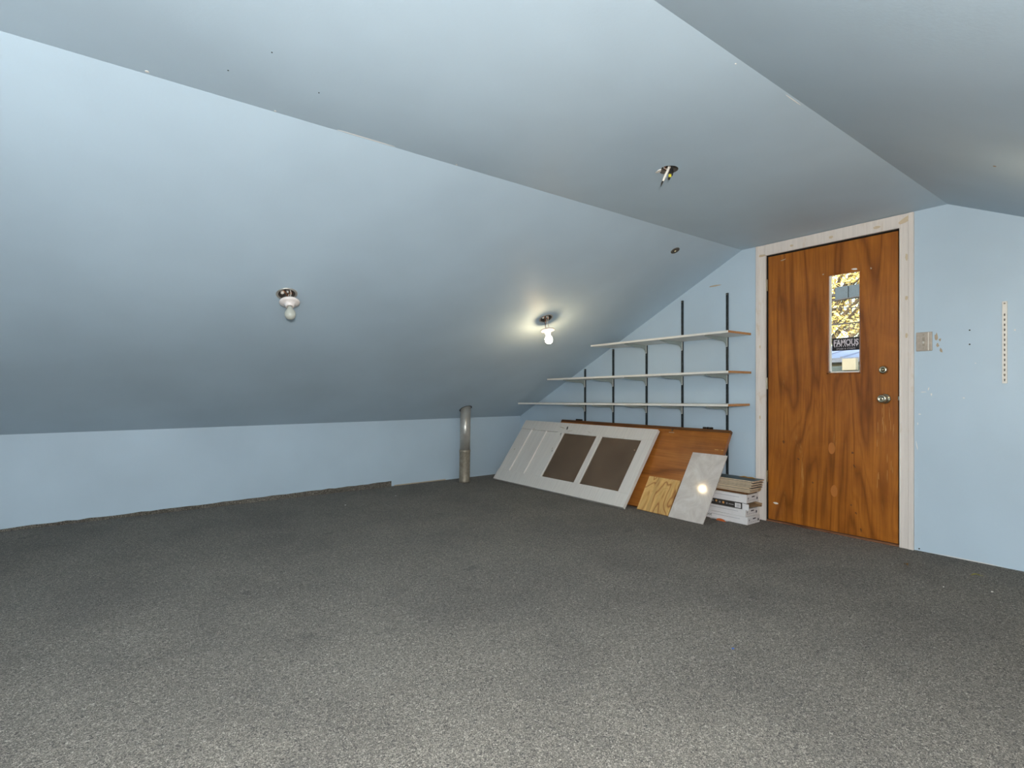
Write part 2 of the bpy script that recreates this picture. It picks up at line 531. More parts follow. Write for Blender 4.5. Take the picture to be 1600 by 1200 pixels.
# window bead: wood bead round the glass, with a light aluminium inner stop
for (nm, y0, y1, z0, z1) in (('glazing_bead', gY1 - 0.014, gY1, gZ0, gZ1), ('glazing_bead', gY0, gY0 + 0.006, gZ0, gZ1),
                             ('glazing_bead', gY0, gY1, gZ0, gZ0 + 0.008), ('glazing_bead', gY0, gY1, gZ1 - 0.006, gZ1)):
    dchild(nm, bx(fx0 - 0.006, fx0 + 0.016, y0, y1, z0, z1), 'door_wood', bevel=0.002)
for (y0, y1, z0, z1) in ((gY1 - 0.026, gY1 - 0.014, gZ0 + 0.008, gZ1 - 0.006), (gY0 + 0.006, gY0 + 0.010, gZ0 + 0.008, gZ1 - 0.006), (gY0 + 0.006, gY1 - 0.014, gZ0 + 0.008, gZ0 + 0.018)):
    dchild('glazing_stop', bx(fx0 + 0.004, fx0 + 0.018, y0, y1, z0, z1), 'white_metal', bevel=0.0015)
pane = dchild('pane', bx(fx0 + 0.018, fx0 + 0.022, gY0, gY1, gZ0, gZ1), 'pane')
# sticker on the pane
sy0, sy1, sz0, sz1 = 1.461, 1.638, 1.289, 1.378
stx = fx0 + 0.017
st = dchild('sticker', bx(stx, stx + 0.001, sy0, sy1, sz0, sz1), 'sticker', pane)
st['label'] = 'black sticker with silver gothic lettering'
# frame for lettering: reading direction is -Y, up is +Z, facing -X
LM = lambda y, z, x=stx - 0.0004: Matrix.Translation((x, y, z)) @ Matrix(((0, 0, -1, 0), (-1, 0, 0, 0), (0, 1, 0, 0), (0, 0, 0, 1)))
bm = text_bm('FAMOUS', 0.058, 0.0006, LM((sy0 + sy1) / 2, 1.342), sx=0.70, offset=0.0016)
for i in range(11):     # pointed spurs above and below the letters
    y = sy1 - 0.018 - i * 0.0138
    for (za, zb) in ((1.361, 1.370), (1.322, 1.312)):
        vv = [bm.verts.new((stx - 0.0007, y + dy, zz)) for dy, zz in ((0.004, za), (-0.004, za), (0, zb))]
        bm.faces.new(vv)
dchild('lettering', bm, 'silver', pane)
dchild('lettering', text_bm('STARS & STRAPS', 0.013, 0.0006, LM((sy0 + sy1) / 2, 1.301), sx=1.02, space=1.25), 'silver', pane)

# knob, deadbolt, latch, hinges
NX = Matrix.Rotation(-pi / 2, 4, 'Y')     # +Z -> -X
def on_door(y, z): return Matrix.Translation((fx0, y, z)) @ NX
bm = bmesh.new()
lathe(bm, [(0.034, 0.0), (0.034, 0.004), (0.028, 0.010), (0.014, 0.012), (0.012, 0.030), (0.018, 0.036), (0.026, 0.046), (0.028, 0.056), (0.025, 0.064), (0.016, 0.068), (0.0145, 0.065), (0.006, 0.065), (0.005, 0.067)], 36, on_door(1.309, 0.955))
kn = dchild('door_knob', bm, 'brass', smooth=True)
kn['label'] = 'round satin brass door knob'
bm = bmesh.new()
lathe(bm, [(0.029, 0.0), (0.028, 0.006), (0.024, 0.014), (0.020, 0.018), (0.011, 0.019), (0.010, 0.016)], 36, on_door(1.318, 1.145))
db = dchild('deadbolt', bm, 'brass', smooth=True)
bm = bmesh.new(); box(bm, fx0 - 0.030, fx0 - 0.016, 1.309, 1.327, 1.142, 1.148)
dchild('thumb_turn', bm, 'brass', db, bevel=0.001)
dchild('latch', bx(DX - 0.004, fx0 + 0.02, 1.224, 1.236, 0.945, 0.972), 'brass', bevel=0.002)
for z in (1.78, 1.02, 0.30):
    bm = bmesh.new()
    lathe(bm, [(0.006, 0), (0.006, 0.09)], 12, Matrix.Translation((DX - 0.003, 2.093, z)))
    dchild('hinge', bm, 'brass', smooth=False)
# scars on the veneer
for (y, z, sx, sy, mt) in ((2.03, 0.145, 0.045, 0.022, 'plaster'), (1.975, 2.0, 0.05, 0.008, 'tan_scrape'), (1.69, 1.84, 0.016, 0.012, 'tan_scrape'), (1.49, 1.842, 0.05, 0.016, 'plaster'), (1.39, 1.83, 0.012, 0.016, 'tan_scrape')):
    b = blob('scar', (fx0, y, z), WX, sx, sy, mt, None, rnd.uniform(-0.3, 0.3), th=0.0006)
    b.parent = dr
    for v in b.data.vertices: v.co -= dr.location
M['knot'] = plain('dark_knot', srgb(104, 58, 20), 0.4, var=0.2)
M['worn_veneer'] = plain('worn_pale_veneer', srgb(178, 122, 62), 0.5, var=0.15)
for k_ in range(16):
    zz = rnd.uniform(0.36, 0.90)
    b = blob('scar', (fx0, 1.262 + rnd.random() ** 1.4 * 0.10, zz), WX, rnd.uniform(0.003, 0.006), rnd.uniform(0.05, 0.15), 'worn_veneer', None, rnd.uniform(-0.03, 0.03), 10, 0.0003, 0.5)
    b.parent = dr
    for v in b.data.vertices: v.co -= dr.location
for (y, z) in ((1.50, 0.58), (1.49, 0.49), (1.51, 0.22), (1.48, 0.17), (1.45, 0.06), (1.86, 0.50), (1.76, 0.34), (1.97, 0.62)):
    b = blob('knot', (fx0, y, z), WX, rnd.uniform(0.012, 0.022), rnd.uniform(0.015, 0.035), 'knot', None, rnd.random(), 12, 0.0003, 0.4)
    b.parent = dr
    for v in b.data.vertices: v.co -= dr.location
M['ply_patch'] = plain('pale_veneer_patch', srgb(172, 104, 44), 0.35, var=0.05)
for (y, z) in ((1.634, 0.60), (1.618, 0.30)):
    b = blob('veneer_patch', (fx0, y, z), WX, 0.045, 0.085, 'ply_patch', None, 0, 16, 0.0005, 0.05)
    b.parent = dr
    for v in b.data.vertices: v.co -= dr.location

tr = empty('trim_1', (DX, DY0, 0))
struct(tr, 'patched off-white casing round the wooden door', 'trim')
def tchild(name, bm, mat, **kw):
    for v in bm.verts: v.co -= tr.location
    return obj(name, bm, mat, tr, **kw)
def casing_prof(w, t):     # across width w, proud t: stepped moulding
    return [(0, 0), (0, t * 0.75), (0.010, t * 0.75), (0.013, t * 0.62), (w * 0.62, t * 0.72), (w * 0.66, t * 0.95), (w - 0.004, t), (w, t * 0.8), (w, 0)]
ct = 0.019
topz = ZC - 0.004
bm = bmesh.new(); prism(bm, casing_prof(0.076, ct), 0.0, topz, lambda a, b, d: (DX - b, DY0 - a + 0.002, d)); tchild('casing_board', bm, 'casing')
bm = bmesh.new(); prism(bm, casing_prof(0.080, ct), 0.0, topz, lambda a, b, d: (DX - b, DY1 + a - 0.002, d)); tchild('casing_board', bm, 'casing')
bm = bmesh.new(); prism(bm, [(0, 0), (0, ct * 0.8), (0.012, ct * 0.68), (topz - DZ, ct * 0.85), (topz - DZ, 0)], DY0 - 0.002, DY1 + 0.002, lambda a, b, d: (DX - b, d, DZ + a)); tchild('casing_board', bm, 'casing')
tchild('jamb', bx(DX, DX + 0.12, DY0, DY0 + 0.006, 0, DZ), 'dark')
tchild('jamb', bx(DX, DX + 0.12, DY1 - 0.006, DY1, 0, DZ), 'dark')
tchild('jamb', bx(DX, DX + 0.12, DY0 + 0.006, DY1 - 0.006, DZ - 0.006, DZ), 'dark')
tchild('door_stop', bx(DX + 0.050, DX + 0.062, DY0 + 0.006, DY0 + 0.024, 0.012, DZ - 0.006), 'dark')
tchild('door_stop', bx(DX + 0.050, DX + 0.062, DY1 - 0.024, DY1 - 0.006, 0.012, DZ - 0.006), 'dark')
tchild('door_stop', bx(DX + 0.050, DX + 0.062, DY0 + 0.024, DY1 - 0.024, DZ - 0.03, DZ - 0.006), 'dark')
tchild('threshold', bx(DX - 0.012, DX + 0.14, DY0 + 0.006, DY1 - 0.006, 0.0, 0.012), 'threshold', bevel=0.003)
for i in range(7):
    y = DY0 + 0.06 + i * 0.115 + rnd.uniform(-0.02, 0.02)
    b = blob('splinter', (DX - 0.020, y, 0.004), (0, 0, 1), rnd.uniform(0.03, 0.07), 0.014, 'threshold', None, pi / 2 + rnd.uniform(-0.2, 0.2), 8, 0.004)
    b.parent = tr
    for v in b.data.vertices: v.co -= tr.location
for (y, z, sx, sy) in ((1.19, 2.10, 0.10, 0.035), (1.35, 2.09, 0.05, 0.02), (1.63, 2.09, 0.03, 0.022), (1.90, 2.09, 0.03, 0.018), (2.13, 2.06, 0.07, 0.02), (1.185, 1.86, 0.016, 0.05), (1.185, 1.60, 0.018, 0.03), (1.185, 1.36, 0.014, 0.04), (2.142, 1.35, 0.012, 0.03), (2.142, 0.8, 0.014, 0.03)):
    b = blob('filler_patch', (DX - ct * 0.80, y, z), WX, sx, sy, 'filler', None, 0.5 if y == 1.19 else 0, 14, 0.0012, 0.25)
    b.parent = tr
    for v in b.data.vertices: v.co -= tr.location

# ------------------------------------------------------------------ marks on the back wall
for (y, z, sx, sy, mt) in ((1.035, 1.34, 0.025, 0.06, 'tan_scrape'), (1.03, 1.29, 0.02, 0.03, 'tan_scrape'), (1.012, 1.255, 0.018, 0.04, 'tan_scrape'), (1.018, 1.32, 0.014, 0.03, 'tan_scrape'),
                           (2.54, 1.893, 0.15, 0.014, 'tan_scrape'), (1.10, 1.00, 0.03, 0.006, 'plaster'), (1.075, 1.02, 0.008, 0.025, 'plaster'), (1.06, 0.985, 0.01, 0.02, 'plaster'),
                           (0.905, 0.965, 0.016, 0.007, 'plaster'), (0.68, 1.350, 0.012, 0.012, 'plaster'), (1.135, 0.66, 0.006, 0.07, 'plaster'), (1.13, 0.80, 0.006, 0.02, 'plaster'), (1.12, 0.86, 0.02, 0.008, 'plaster'),
                           (0.9, 0.003, 0.4, 0.005, 'plaster'), (0.85, 1.17, 0.008, 0.006, 'plaster')):
    blob('paint_scrape', (DX, y, z), WX, sx, sy, mt, wb, rnd.uniform(-0.15, 0.15), 11, 0.0008, 0.55)
for (y, z) in ((0.877, 1.367), (0.877, 1.283), (1.123, 0.013)):
    blob('screw_hole', (DX, y, z), WX, 0.009, 0.009, 'iron', wb, 0, 10, 0.0008, 0.1)

# light switch
sw = thing('light_switch', 'dull tan switch plate beside the door casing', 'switch', (DX, 1.096, 1.256))
obj('plate', bx(-0.010, 0, -0.041, 0.041, 0, 0.118), 'plate', sw, bevel=0.003)
obj('raised_panel', bx(-0.014, -0.009, -0.020, 0.020, 0.006, 0.112), 'plate', sw, bevel=0.002)
obj('rib_highlight', bx(-0.016, -0.009, -0.026, -0.0215, 0.002, 0.116), 'white_metal', sw, bevel=0.0015)  # ridge coloured white to paint the highlight along it
obj('toggle_slot', bx(-0.0148, -0.013, -0.006, 0.006, 0.030, 0.088), 'steel_dirty', sw, bevel=0.0005)
bm = bmesh.new(); box(bm, -0.026, -0.014, -0.004, 0.004, 0.045, 0.060)
obj('toggle', bm, 'steel', sw, bevel=0.0015)
for z in (0.018, 0.100):
    bm = bmesh.new(); lathe(bm, [(0.003, 0), (0.003, 0.002)], 12, Matrix.Translation((-0.0135, 0.0, z)) @ NX)
    obj('screw', bm, 'steel_dirty', sw)

# ------------------------------------------------------------------ slotted standards
def slotted(name, label, y, z0, z1, w, mat, group=None, cat='shelf standard', pitch=0.030, slot=0.014, first=0.03, backing=None, rail=0.30, plain_top=0.0):
    t = thing(name, label, cat, (DX, y, z0), group=group)
    h = z1 - z0
    bm = bmesh.new()
    d = 0.013
    box(bm, -d, 0, -w / 2, -w / 2 + w * rail, 0, h)
    box(bm, -d, 0, w / 2 - w * rail, w / 2, 0, h)
    z = 0.0; top = first
    while True:
        a, b = z, (h if top > h - plain_top else top)
        box(bm, -d, -d + 0.0025, -w / 2 + w * rail, w / 2 - w * rail, a, b)
        if b >= h: break
        z = top + slot; top = z + pitch - slot
        if z >= h: break
    obj('channel', bm, mat, t)
    if backing:
        obj('slot_shade', bx(-0.004, -0.0005, -w * 0.19, w * 0.19, 0.002, h - 0.002), backing, t)  # dark strip painting the shade seen through the slots
    for zz in (0.05, h - 0.012):
        bm = bmesh.new(); lathe(bm, [(w * 0.22, 0), (w * 0.16, 0.0015)], 12, Matrix.Translation((-d, 0, zz)) @ NX)
        obj('screw', bm, 'steel_dirty', t)
    return t
stY = [2.424, 2.856, 3.253, 3.673, 4.075]
stT = [1.814, 1.809, 1.438, 1.428, 1.240]
ordw = ['nearest the door', 'second from the door', 'third from the door', 'fourth from the door', 'farthest from the door']
for y, zt, w_ in zip(stY, stT, ordw):
    slotted('shelf_standard', 'dark slotted steel shelf standard ' + w_, y, 0.27 if y < 2.5 else 0.55, zt, 0.017, 'standard', 'shelf standards on the blue wall')
slotted('shelf_standard', 'short white slotted metal strip right of the light switch', 0.721, 1.050, 1.516, 0.021, 'white_metal', backing='dark', pitch=0.0285, slot=0.014, first=0.012, rail=0.38, plain_top=0.062)

# shelves: (name, right end y, left end y, z at right, z at left, front x)
SH = [('top', 2.216, 3.664, 1.466, 1.452, 3.71), ('middle', 2.214, 4.315, 1.160, 1.136, 3.71), ('bottom', 2.226, 4.845, 0.905, 0.868, 3.725)]
ST = 0.017
def shelf_z(s, y): return s[3] + (s[4] - s[3]) * (y - s[1]) / (s[2] - s[1])
BR = {'top': [0, 1, 2], 'middle': [0, 1, 2, 3, 4], 'bottom': [0, 1, 2, 3, 4]}
lens = {'top': 'shortest', 'middle': 'medium-length', 'bottom': 'longest'}
for s in SH:
    nm, yr, yl, zr, zl, xf = s
    t = thing('shelf_board', f'{lens[nm]} white shelf board with a raw tan end, {nm} of three', 'shelf', (DX, yr, zr - ST), (math.atan2(zl - zr, yl - yr), 0, 0), 'white shelf boards')
    L = math.hypot(yl - yr, zl - zr)
    xb = -0.014
    obj('board', bx(xf - DX + 0.0015, xb, 0.0015, L, 0, ST), 'melamine', t)
    obj('front_edge', bx(xf - DX, xf - DX + 0.0015, 0.0015, L, 0, ST), 'melamine', t)
    e = obj('raw_end', bx(xf - DX, xb, 0, 0.0015, 0, ST), 'particle', t)
    e['label'] = 'raw tan particle board end'
    bl = 0.325 if nm != 'bottom' else 0.31
    for i in BR[nm]:
        y = stY[i]; zt = shelf_z(s, y) - ST - 0.0012
        b = thing('shelf_bracket', f'pale grey bracket under the {nm} shelf on the standard {ordw[i]}', 'bracket', (DX - 0.013, y, zt), group='pale brackets under the shelves')
        bm = bmesh.new()
        tip = bl - 0.013
        pts = [(0.004, 0), (tip, 0), (tip, -0.008), (tip - 0.10, -0.020), (0.055, -0.030), (0.035, -0.036), (0.018, -0.050), (0.008, -0.072), (0.004, -0.074)]
        prism(bm, pts, -0.0035, 0.0035, lambda a, c, d: (-a, d, c))
        obj('arm', bm, 'bracket', b)
        obj('hook_plate', bx(-0.0055, 0.0005, -0.0055, 0.0055, -0.076, 0.0), 'white_metal', b, bevel=0.001)

# ------------------------------------------------------------------ vent pipe
PX, PY = 3.085, 4.985
ph = slope_l(PY)
vp = thing('vent_pipe', 'galvanised metal vent pipe rising from carpet into the sloped ceiling', 'pipe', (PX, PY, 0))
bm = bmesh.new()
R = 0.057
lathe(bm, [(R, 0.34), (R, ph + 0.03)], 40)
for v in bm.verts: v.co.x += 0.02 * v.co.z
obj('upper_pipe', bm, 'steel', vp, smooth=True)
bm = bmesh.new()
lathe(bm, [(R + 0.001, 0.0), (R + 0.004, 0.006), (R + 0.002, 0.02), (R + 0.003, 0.33), (R + 0.0055, 0.335), (R + 0.0055, 0.350), (R + 0.002, 0.355), (R, 0.355)], 40)
for v in bm.verts: v.co.x += 0.02 * v.co.z
o = obj('lower_sleeve', bm, 'steel_dirty', vp, smooth=True)
o['label'] = 'dirty dull lower sleeve'
bm = bmesh.new()
k = math.hypot(1, K)
for i in range(36):
    a0, a1 = 2 * pi * i / 36, 2 * pi * (i + 1) / 36
    q = []
    for a, r in ((a0, R + 0.001), (a1, R + 0.001), (a1, R + 0.012), (a0, R + 0.012)):
        y = r * sin(a) * 1.05
        q.append(bm.verts.new((0.02 * ph + r * cos(a), y, ph - K * y - 0.0015)))
    bm.faces.new(q)
obj('ceiling_gap', bm, 'dark', vp)

# ------------------------------------------------------------------ bulb fittings
def curl(p0, p1, sag, n=10, amp=0.008, ph=0.0):
    p0, p1 = Vector(p0), Vector(p1)
    out = []
    for i in range(n + 1):
        f = i / n
        p = p0.lerp(p1, f) + Vector((cos(ph + f * 5) * amp, sin(ph + f * 6) * amp, -sag * sin(pi * f))) * sin(pi * f)
        out.append(p)
    return out

def fitting(name, label, jx, jy, sl, nrm, axis, drop, lit, group):
    """porcelain lampholder hanging on its wires from a round box in the slope"""
    z = sl(jy)
    t = thing(name, label, 'ceiling light', (jx, jy, z), group=group)
    upm = axis_matrix((0, 0, 0), -nrm)      # +Z goes up into the slope
    bm = bmesh.new()
    lathe(bm, [(HR + 0.001, -0.002), (HR - 0.001, 0.0), (HR - 0.002, 0.045), (0.001, 0.046)], 30, upm, cap0=False)
    bx_ = obj('junction_box', bm, 'steel_dark', t, smooth=False)
    bm = bmesh.new()
    lathe(bm, [(HR - 0.004, -0.0015), (HR + 0.008, -0.0025), (HR + 0.010, 0.000)], 30, upm, cap0=False, cap1=False)
    obj('box_rim', bm, 'steel', t)
    axis = Vector(axis).normalized()
    hp = nrm * drop[0] + Vector((0, 0, -drop[1])) + Vector((0.80, -0.60, 0)) * drop[2]
    hm = axis_matrix(hp, axis)              # +Z along the bulb
    bm = bmesh.new()
    lathe(bm, [(0.030, -0.012), (0.056, -0.010), (0.059, -0.004), (0.057, 0.002), (0.044, 0.006), (0.030, 0.012), (0.025, 0.024), (0.0235, 0.030), (0.017, 0.030), (0.016, 0.012)], 36, hm)
    hol = obj('lamp_holder', bm, 'porcelain', t, smooth=True)
    hol['label'] = 'white porcelain lamp holder'
    bm = bmesh.new()
    lathe(bm, [(0.0125, 0.014), (0.0125, 0.034), (0.0145, 0.040)], 24, hm)
    cap = obj('bulb_cap', bm, 'steel', t, smooth=True)
    bm = bmesh.new()
    prof = [(0.0145, 0.034), (0.0160, 0.042), (0.0205, 0.050), (0.0265, 0.059), (0.0305, 0.070), (0.0318, 0.081), (0.0300, 0.093), (0.0250, 0.103), (0.0170, 0.1095), (0.0080, 0.1128), (0.001, 0.1135)]
    lathe(bm, prof, 28, hm, cap0=False)
    b = obj('bulb', bm, 'bulb_on' if lit else 'bulb_off', t, smooth=True)
    b['label'] = 'glowing warm bulb' if lit else 'unlit frosted bulb'
    for i, (mt, a) in enumerate((('wire_white', 0.3), ('wire_black', 1.9), ('copper', 3.6), ('wire_white', 5.0))):
        s0 = upm @ Vector((0.026 * cos(a), 0.026 * sin(a), 0.030))
        s1 = hm @ Vector((0.018 * cos(a + 1), 0.018 * sin(a + 1), -0.010))
        bm = bmesh.new(); tube(bm, curl(s0, s1, 0.0, 10, 0.010, a), 0.0022, 6)
        obj('wire', bm, mt, t, smooth=True)
    for (mt, p, r) in (('wire_white', (-0.022, 0.008, 0.016), 0.011), ('steel', (0.004, -0.01, 0.014), 0.009), ('copper', (0.026, 0.004, 0.016), 0.010)):
        bm = bmesh.new(); lathe(bm, [(0.002, -0.014), (r, -0.008), (r * 0.9, 0.008), (0.003, 0.014)], 14, upm @ Matrix.Translation(p))
        obj('connector', bm, mt, t, smooth=True)
    return t
AX1 = (-0.06, -0.40, -0.91)
fitting('bulb_fitting', 'unlit bulb in a porcelain holder dangling below the left slope', J_OFF[0], J_OFF[1], slope_l, NL, AX1, (0.012, 0.044, 0.016), False, 'bare bulb fittings')
fitting('bulb_fitting', 'lit bare bulb in a porcelain holder on the slope above the shelves', J_ON[0], J_ON[1], slope_l, NL, (-0.02, -0.22, -0.97), (0.012, 0.092, 0.010), True, 'bare bulb fittings')
fitting('bulb_fitting', 'lit bare bulb on the right-hand slope beyond the frame', J_ON2[0], J_ON2[1], slope_r, NR, (0.0, 0.25, -0.97), (0.012, 0.060, 0.0), True, 'bare bulb fittings')

# open junction box in the flat ceiling
t = thing('junction_box', 'open round hole in the flat ceiling with loose wires hanging', 'junction box', (J_HOLE[0], J_HOLE[1], ZC))
bm = bmesh.new(); lathe(bm, [(0.057, -0.001), (0.055, 0.002), (0.054, 0.050), (0.001, 0.051)], 30, None, cap0=False)
obj('box_shell', bm, 'steel_dark', t)
bm = bmesh.new()
rim = [0.060 + rnd.uniform(0.0, 0.010) for i in range(28)]
inn = [0.053 - (0.020 * max(0, cos(2 * pi * i / 28 - 2.35)) ** 3) for i in range(28)]
for i in range(28):
    j = (i + 1) % 28
    q = [bm.verts.new((r * cos(2 * pi * k_ / 28), r * sin(2 * pi * k_ / 28), -0.002)) for r, k_ in ((inn[i], i), (inn[j], j), (rim[j], j), (rim[i], i))]
    bm.faces.new(q)
obj('torn_plaster', bm, 'blue_ceiling', t)
bm = bmesh.new(); prism(bm, [(-0.034, 0.05), (-0.05, 0.02), (-0.046, 0.004), (-0.024, 0.022), (-0.020, 0.045)], -0.006, -0.002, lambda a, b, d: (a, b, d + 0.1 * a))
obj('plaster_flap', bm, 'plaster', t)
def hang(nm, mat, pts, r): 
    bm = bmesh.new(); tube(bm, pts, r, 8); return obj(nm, bm, mat, t, smooth=True)
hang('cable', 'wire_white', [(0.01, -0.01, 0.04), (0.004, 0.0, 0.0), (-0.004, 0.012, -0.03), (-0.010, 0.022, -0.055)], [0.006, 0.007, 0.007, 0.005])
hang('wire', 'wire_black', [(-0.009, 0.020, -0.050), (-0.013, 0.026, -0.066), (-0.016, 0.030, -0.084)], [0.0045, 0.004, 0.001])
hang('wire', 'wire_black', [(0.02, -0.02, 0.04), (0.016, -0.012, 0.0), (0.008, -0.008, -0.03), (0.004, -0.006, -0.052)], [0.005, 0.006, 0.007, 0.005])
hang('wire', 'wire_black', [(-0.03, -0.02, 0.03), (0.0, -0.03, 0.004), (0.018, -0.022, -0.012), (0.022, -0.01, -0.03)], 0.003)
hang('wire', 'copper', [(0.03, 0.01, 0.035), (0.01, 0.02, 0.01), (-0.01, 0.01, 0.004), (-0.02, -0.01, 0.03)], 0.0022)
hang('wire', 'wire_white', [(0.03, -0.02, 0.035), (0.02, 0.01, 0.008), (0.0, 0.02, 0.012), (-0.03, 0.01, 0.03)], 0.003)
bm = bmesh.new(); lathe(bm, [(0.004, -0.008), (0.008, -0.006), (0.007, 0.006), (0.003, 0.009)], 12, Matrix.Translation((0.004, -0.012, -0.034)))
obj('wire_nut', bm, 'yellow_nut', t, smooth=True)

# small round metal boss on the slope near the door
t = thing('ceiling_plate', 'small round rusty metal plate on the slope near the door', 'metal plate', (3.383, 2.453, slope_l(2.453)))
um = axis_matrix((0, 0, 0), NL)
bm = bmesh.new(); lathe(bm, [(0.034, -0.001), (0.034, 0.003), (0.027, 0.006), (0.022, 0.003), (0.012, 0.003)], 28, um)
obj('ring', bm, 'steel_dark', t, smooth=True)
bm = bmesh.new(); lathe(bm, [(0.011, 0.001), (0.010, 0.008), (0.004, 0.010)], 16, um)
obj('stud', bm, 'brass', t, smooth=True)

# ------------------------------------------------------------------ leaning doors and boards
def leaner(name, label, cat, xb, y0, phi, rz=0.0, group=None):
    return thing(name, label, cat, (xb, y0, 0.0), (0, radians(phi), rz), group)

# old white door on its side: u to the left (+Y), v up the lean, front at x=-T
T = 0.035
wd = leaner('panel_door', 'old white panelled door with two glass panes lying on its side', 'door', 3.458, 3.010, 36.8, 0.012, 'doors leaning on the back wall')
LW, WW = 1.885, 0.797
def wbox(name, u0, u1, v0, v1, mat='white_door', x0=-T, x1=0.0, bevel=0.002, parent=None):
    return obj(name, bx(x0, x1, u0, u1, v0, v1), mat, parent or wd, bevel=bevel)
wbox('stile', 0, LW, 0, 0.128)
wbox('stile', 0, LW, 0.680, WW)
wbox('rail', 0.0, 0.118, 0.128, 0.680)
wbox('muntin', 0.618, 0.672, 0.128, 0.680)
wbox('rail', 1.160, 1.252, 0.1285, 0.6795)
wbox('panel', 1.255, 1.432, 0.1305, 0.6775, x0=-T + 0.012, x1=-0.008, bevel=0.001)
wbox('panel', 1.450, 1.690, 0.1305, 0.6775, x0=-T + 0.012, x1=-0.008, bevel=0.001)
wbox('panel', 1.708, LW, 0.1305, 0.6775, x0=-T + 0.006, x1=-0.004, bevel=0.001)
wbox('moulding', 1.432, 1.450, 0.128, 0.680, x0=-T - 0.003, bevel=0.004)
wbox('moulding', 1.690, 1.708, 0.128, 0.680, x0=-T - 0.003, bevel=0.004)
wbox('pane', 0.118, 0.618, 0.128, 0.680, 'dusty_pane', -T + 0.014, -T + 0.018, 0)
wbox('pane', 0.672, 1.160, 0.128, 0.680, 'dusty_pane', -T + 0.014, -T + 0.018, 0)
for (u0, u1) in ((0.118, 0.618), (0.672, 1.160)):
    for (a, b, c, d) in ((u0, u0 + 0.010, 0.128, 0.680), (u1 - 0.010, u1, 0.128, 0.680), (u0 + 0.010, u1 - 0.010, 0.128, 0.138), (u0 + 0.010, u1 - 0.010, 0.670, 0.680)):
        wbox('glazing_bead', a, b, c, d, x0=-T + 0.003, x1=-T + 0.014, bevel=0.002)
bm = bmesh.new(); prism(bm, [(0.009 * cos(2 * pi * i / 14), 0.022 * sin(2 * pi * i / 14)) for i in range(14)], -T - 0.0008, -T + 0.002, lambda a, b, d: (d, 1.138 + a + 0.25 * b, 0.733 + b))
obj('lock_hole', bm, 'dark', wd)
def wblob(u, v, su, sv, mt):
    b = blob('paint_chip', (-T, u, v), WX, su, sv, mt, None, rnd.uniform(-0.4, 0.4), 10, 0.0007, 0.5)
    b.parent = wd
for (u, v, su, sv, mt) in ((1.19, 0.655, 0.012, 0.035, 'iron'), (1.178, 0.635, 0.008, 0.02, 'tan_scrape'), (1.186, 0.44, 0.014, 0.02, 'iron'), (1.20, 0.47, 0.008, 0.04, 'tan_scrape'), (1.22, 0.735, 0.12, 0.008, 'tan_scrape'),
                           (1.66, 0.690, 0.018, 0.012, 'tan_scrape'), (1.08, 0.700, 0.10, 0.006, 'tan_scrape'), (0.80, 0.705, 0.08, 0.005, 'tan_scrape'), (1.80, 0.40, 0.012, 0.03, 'tan_scrape'), (0.15, 0.56, 0.02, 0.008, 'tan_scrape')):
    wblob(u, v, su, sv, mt)

# brown flush door behind it
bd = leaner('flush_door', 'orange-brown flush wooden door leaning behind the white door', 'door', 3.605, 2.358, 31.5, 0.0, 'doors leaning on the back wall')
LB, WBw = 2.022, 0.782
bm = bx(-T, 0, 0, LB, 0, WBw - 0.0242)
obj('door_slab', bm, 'leaning_wood', bd, bevel=0.002)
o = obj('dark_top_band', bx(-T - 0.0008, -0.0005, 0.0, LB, WBw - 0.024, WBw + 0.0015), 'leaning_edge', bd, bevel=0.001)  # darker band over the top edge and upper front
for u in (0.215, 1.76):
    obj('hinge', bx(-T + 0.004, -0.004, u - 0.045, u + 0.045, WBw + 0.001, WBw + 0.004), 'iron', bd)
    for du in (-0.036, -0.004, 0.030):
        bm = bmesh.new(); lathe(bm, [(0.009, -0.011), (0.009, 0.011)], 12, Matrix.Translation((-T + 0.004, u + du, WBw + 0.011)) @ Matrix.Rotation(pi / 2, 4, 'X'))
        obj('hinge_knuckle', bm, 'iron', bd)
obj('latch_plate', bx(-T - 0.001, -T + 0.001, 0.52, 0.575, 0.722, 0.728), 'tan_scrape', bd)
bm = bmesh.new(); lathe(bm, [(0.009, 0), (0.008, 0.002)], 16, Matrix.Translation((-T, 0.548, 0.748)) @ NX)
obj('bore_plug', bm, 'brass', bd)
obj('pale_edge_mark', bx(-T - 0.0008, -T + 0.002, 0.008, 0.085, 0.597, 0.602), 'ply', bd)  # thin pale strip near the right end of the face

# plywood offcut and glazed tile leaning on the brown door
pl = leaner('plywood_offcut', 'small pale plywood offcut with bold dark grain', 'board', 3.547, 2.636, 32.6)
obj('board', bx(-0.012, 0, 0, 0.314, 0, 0.312), 'ply', pl, bevel=0.001)
ti = leaner('floor_tile', 'large glossy pale marbled tile reflecting the lit bulb', 'tile', 3.530, 2.311, 34.2)
obj('tile_body', bx(-0.010, 0, 0, 0.310, 0, 0.592), 'tile', ti, bevel=0.0012)

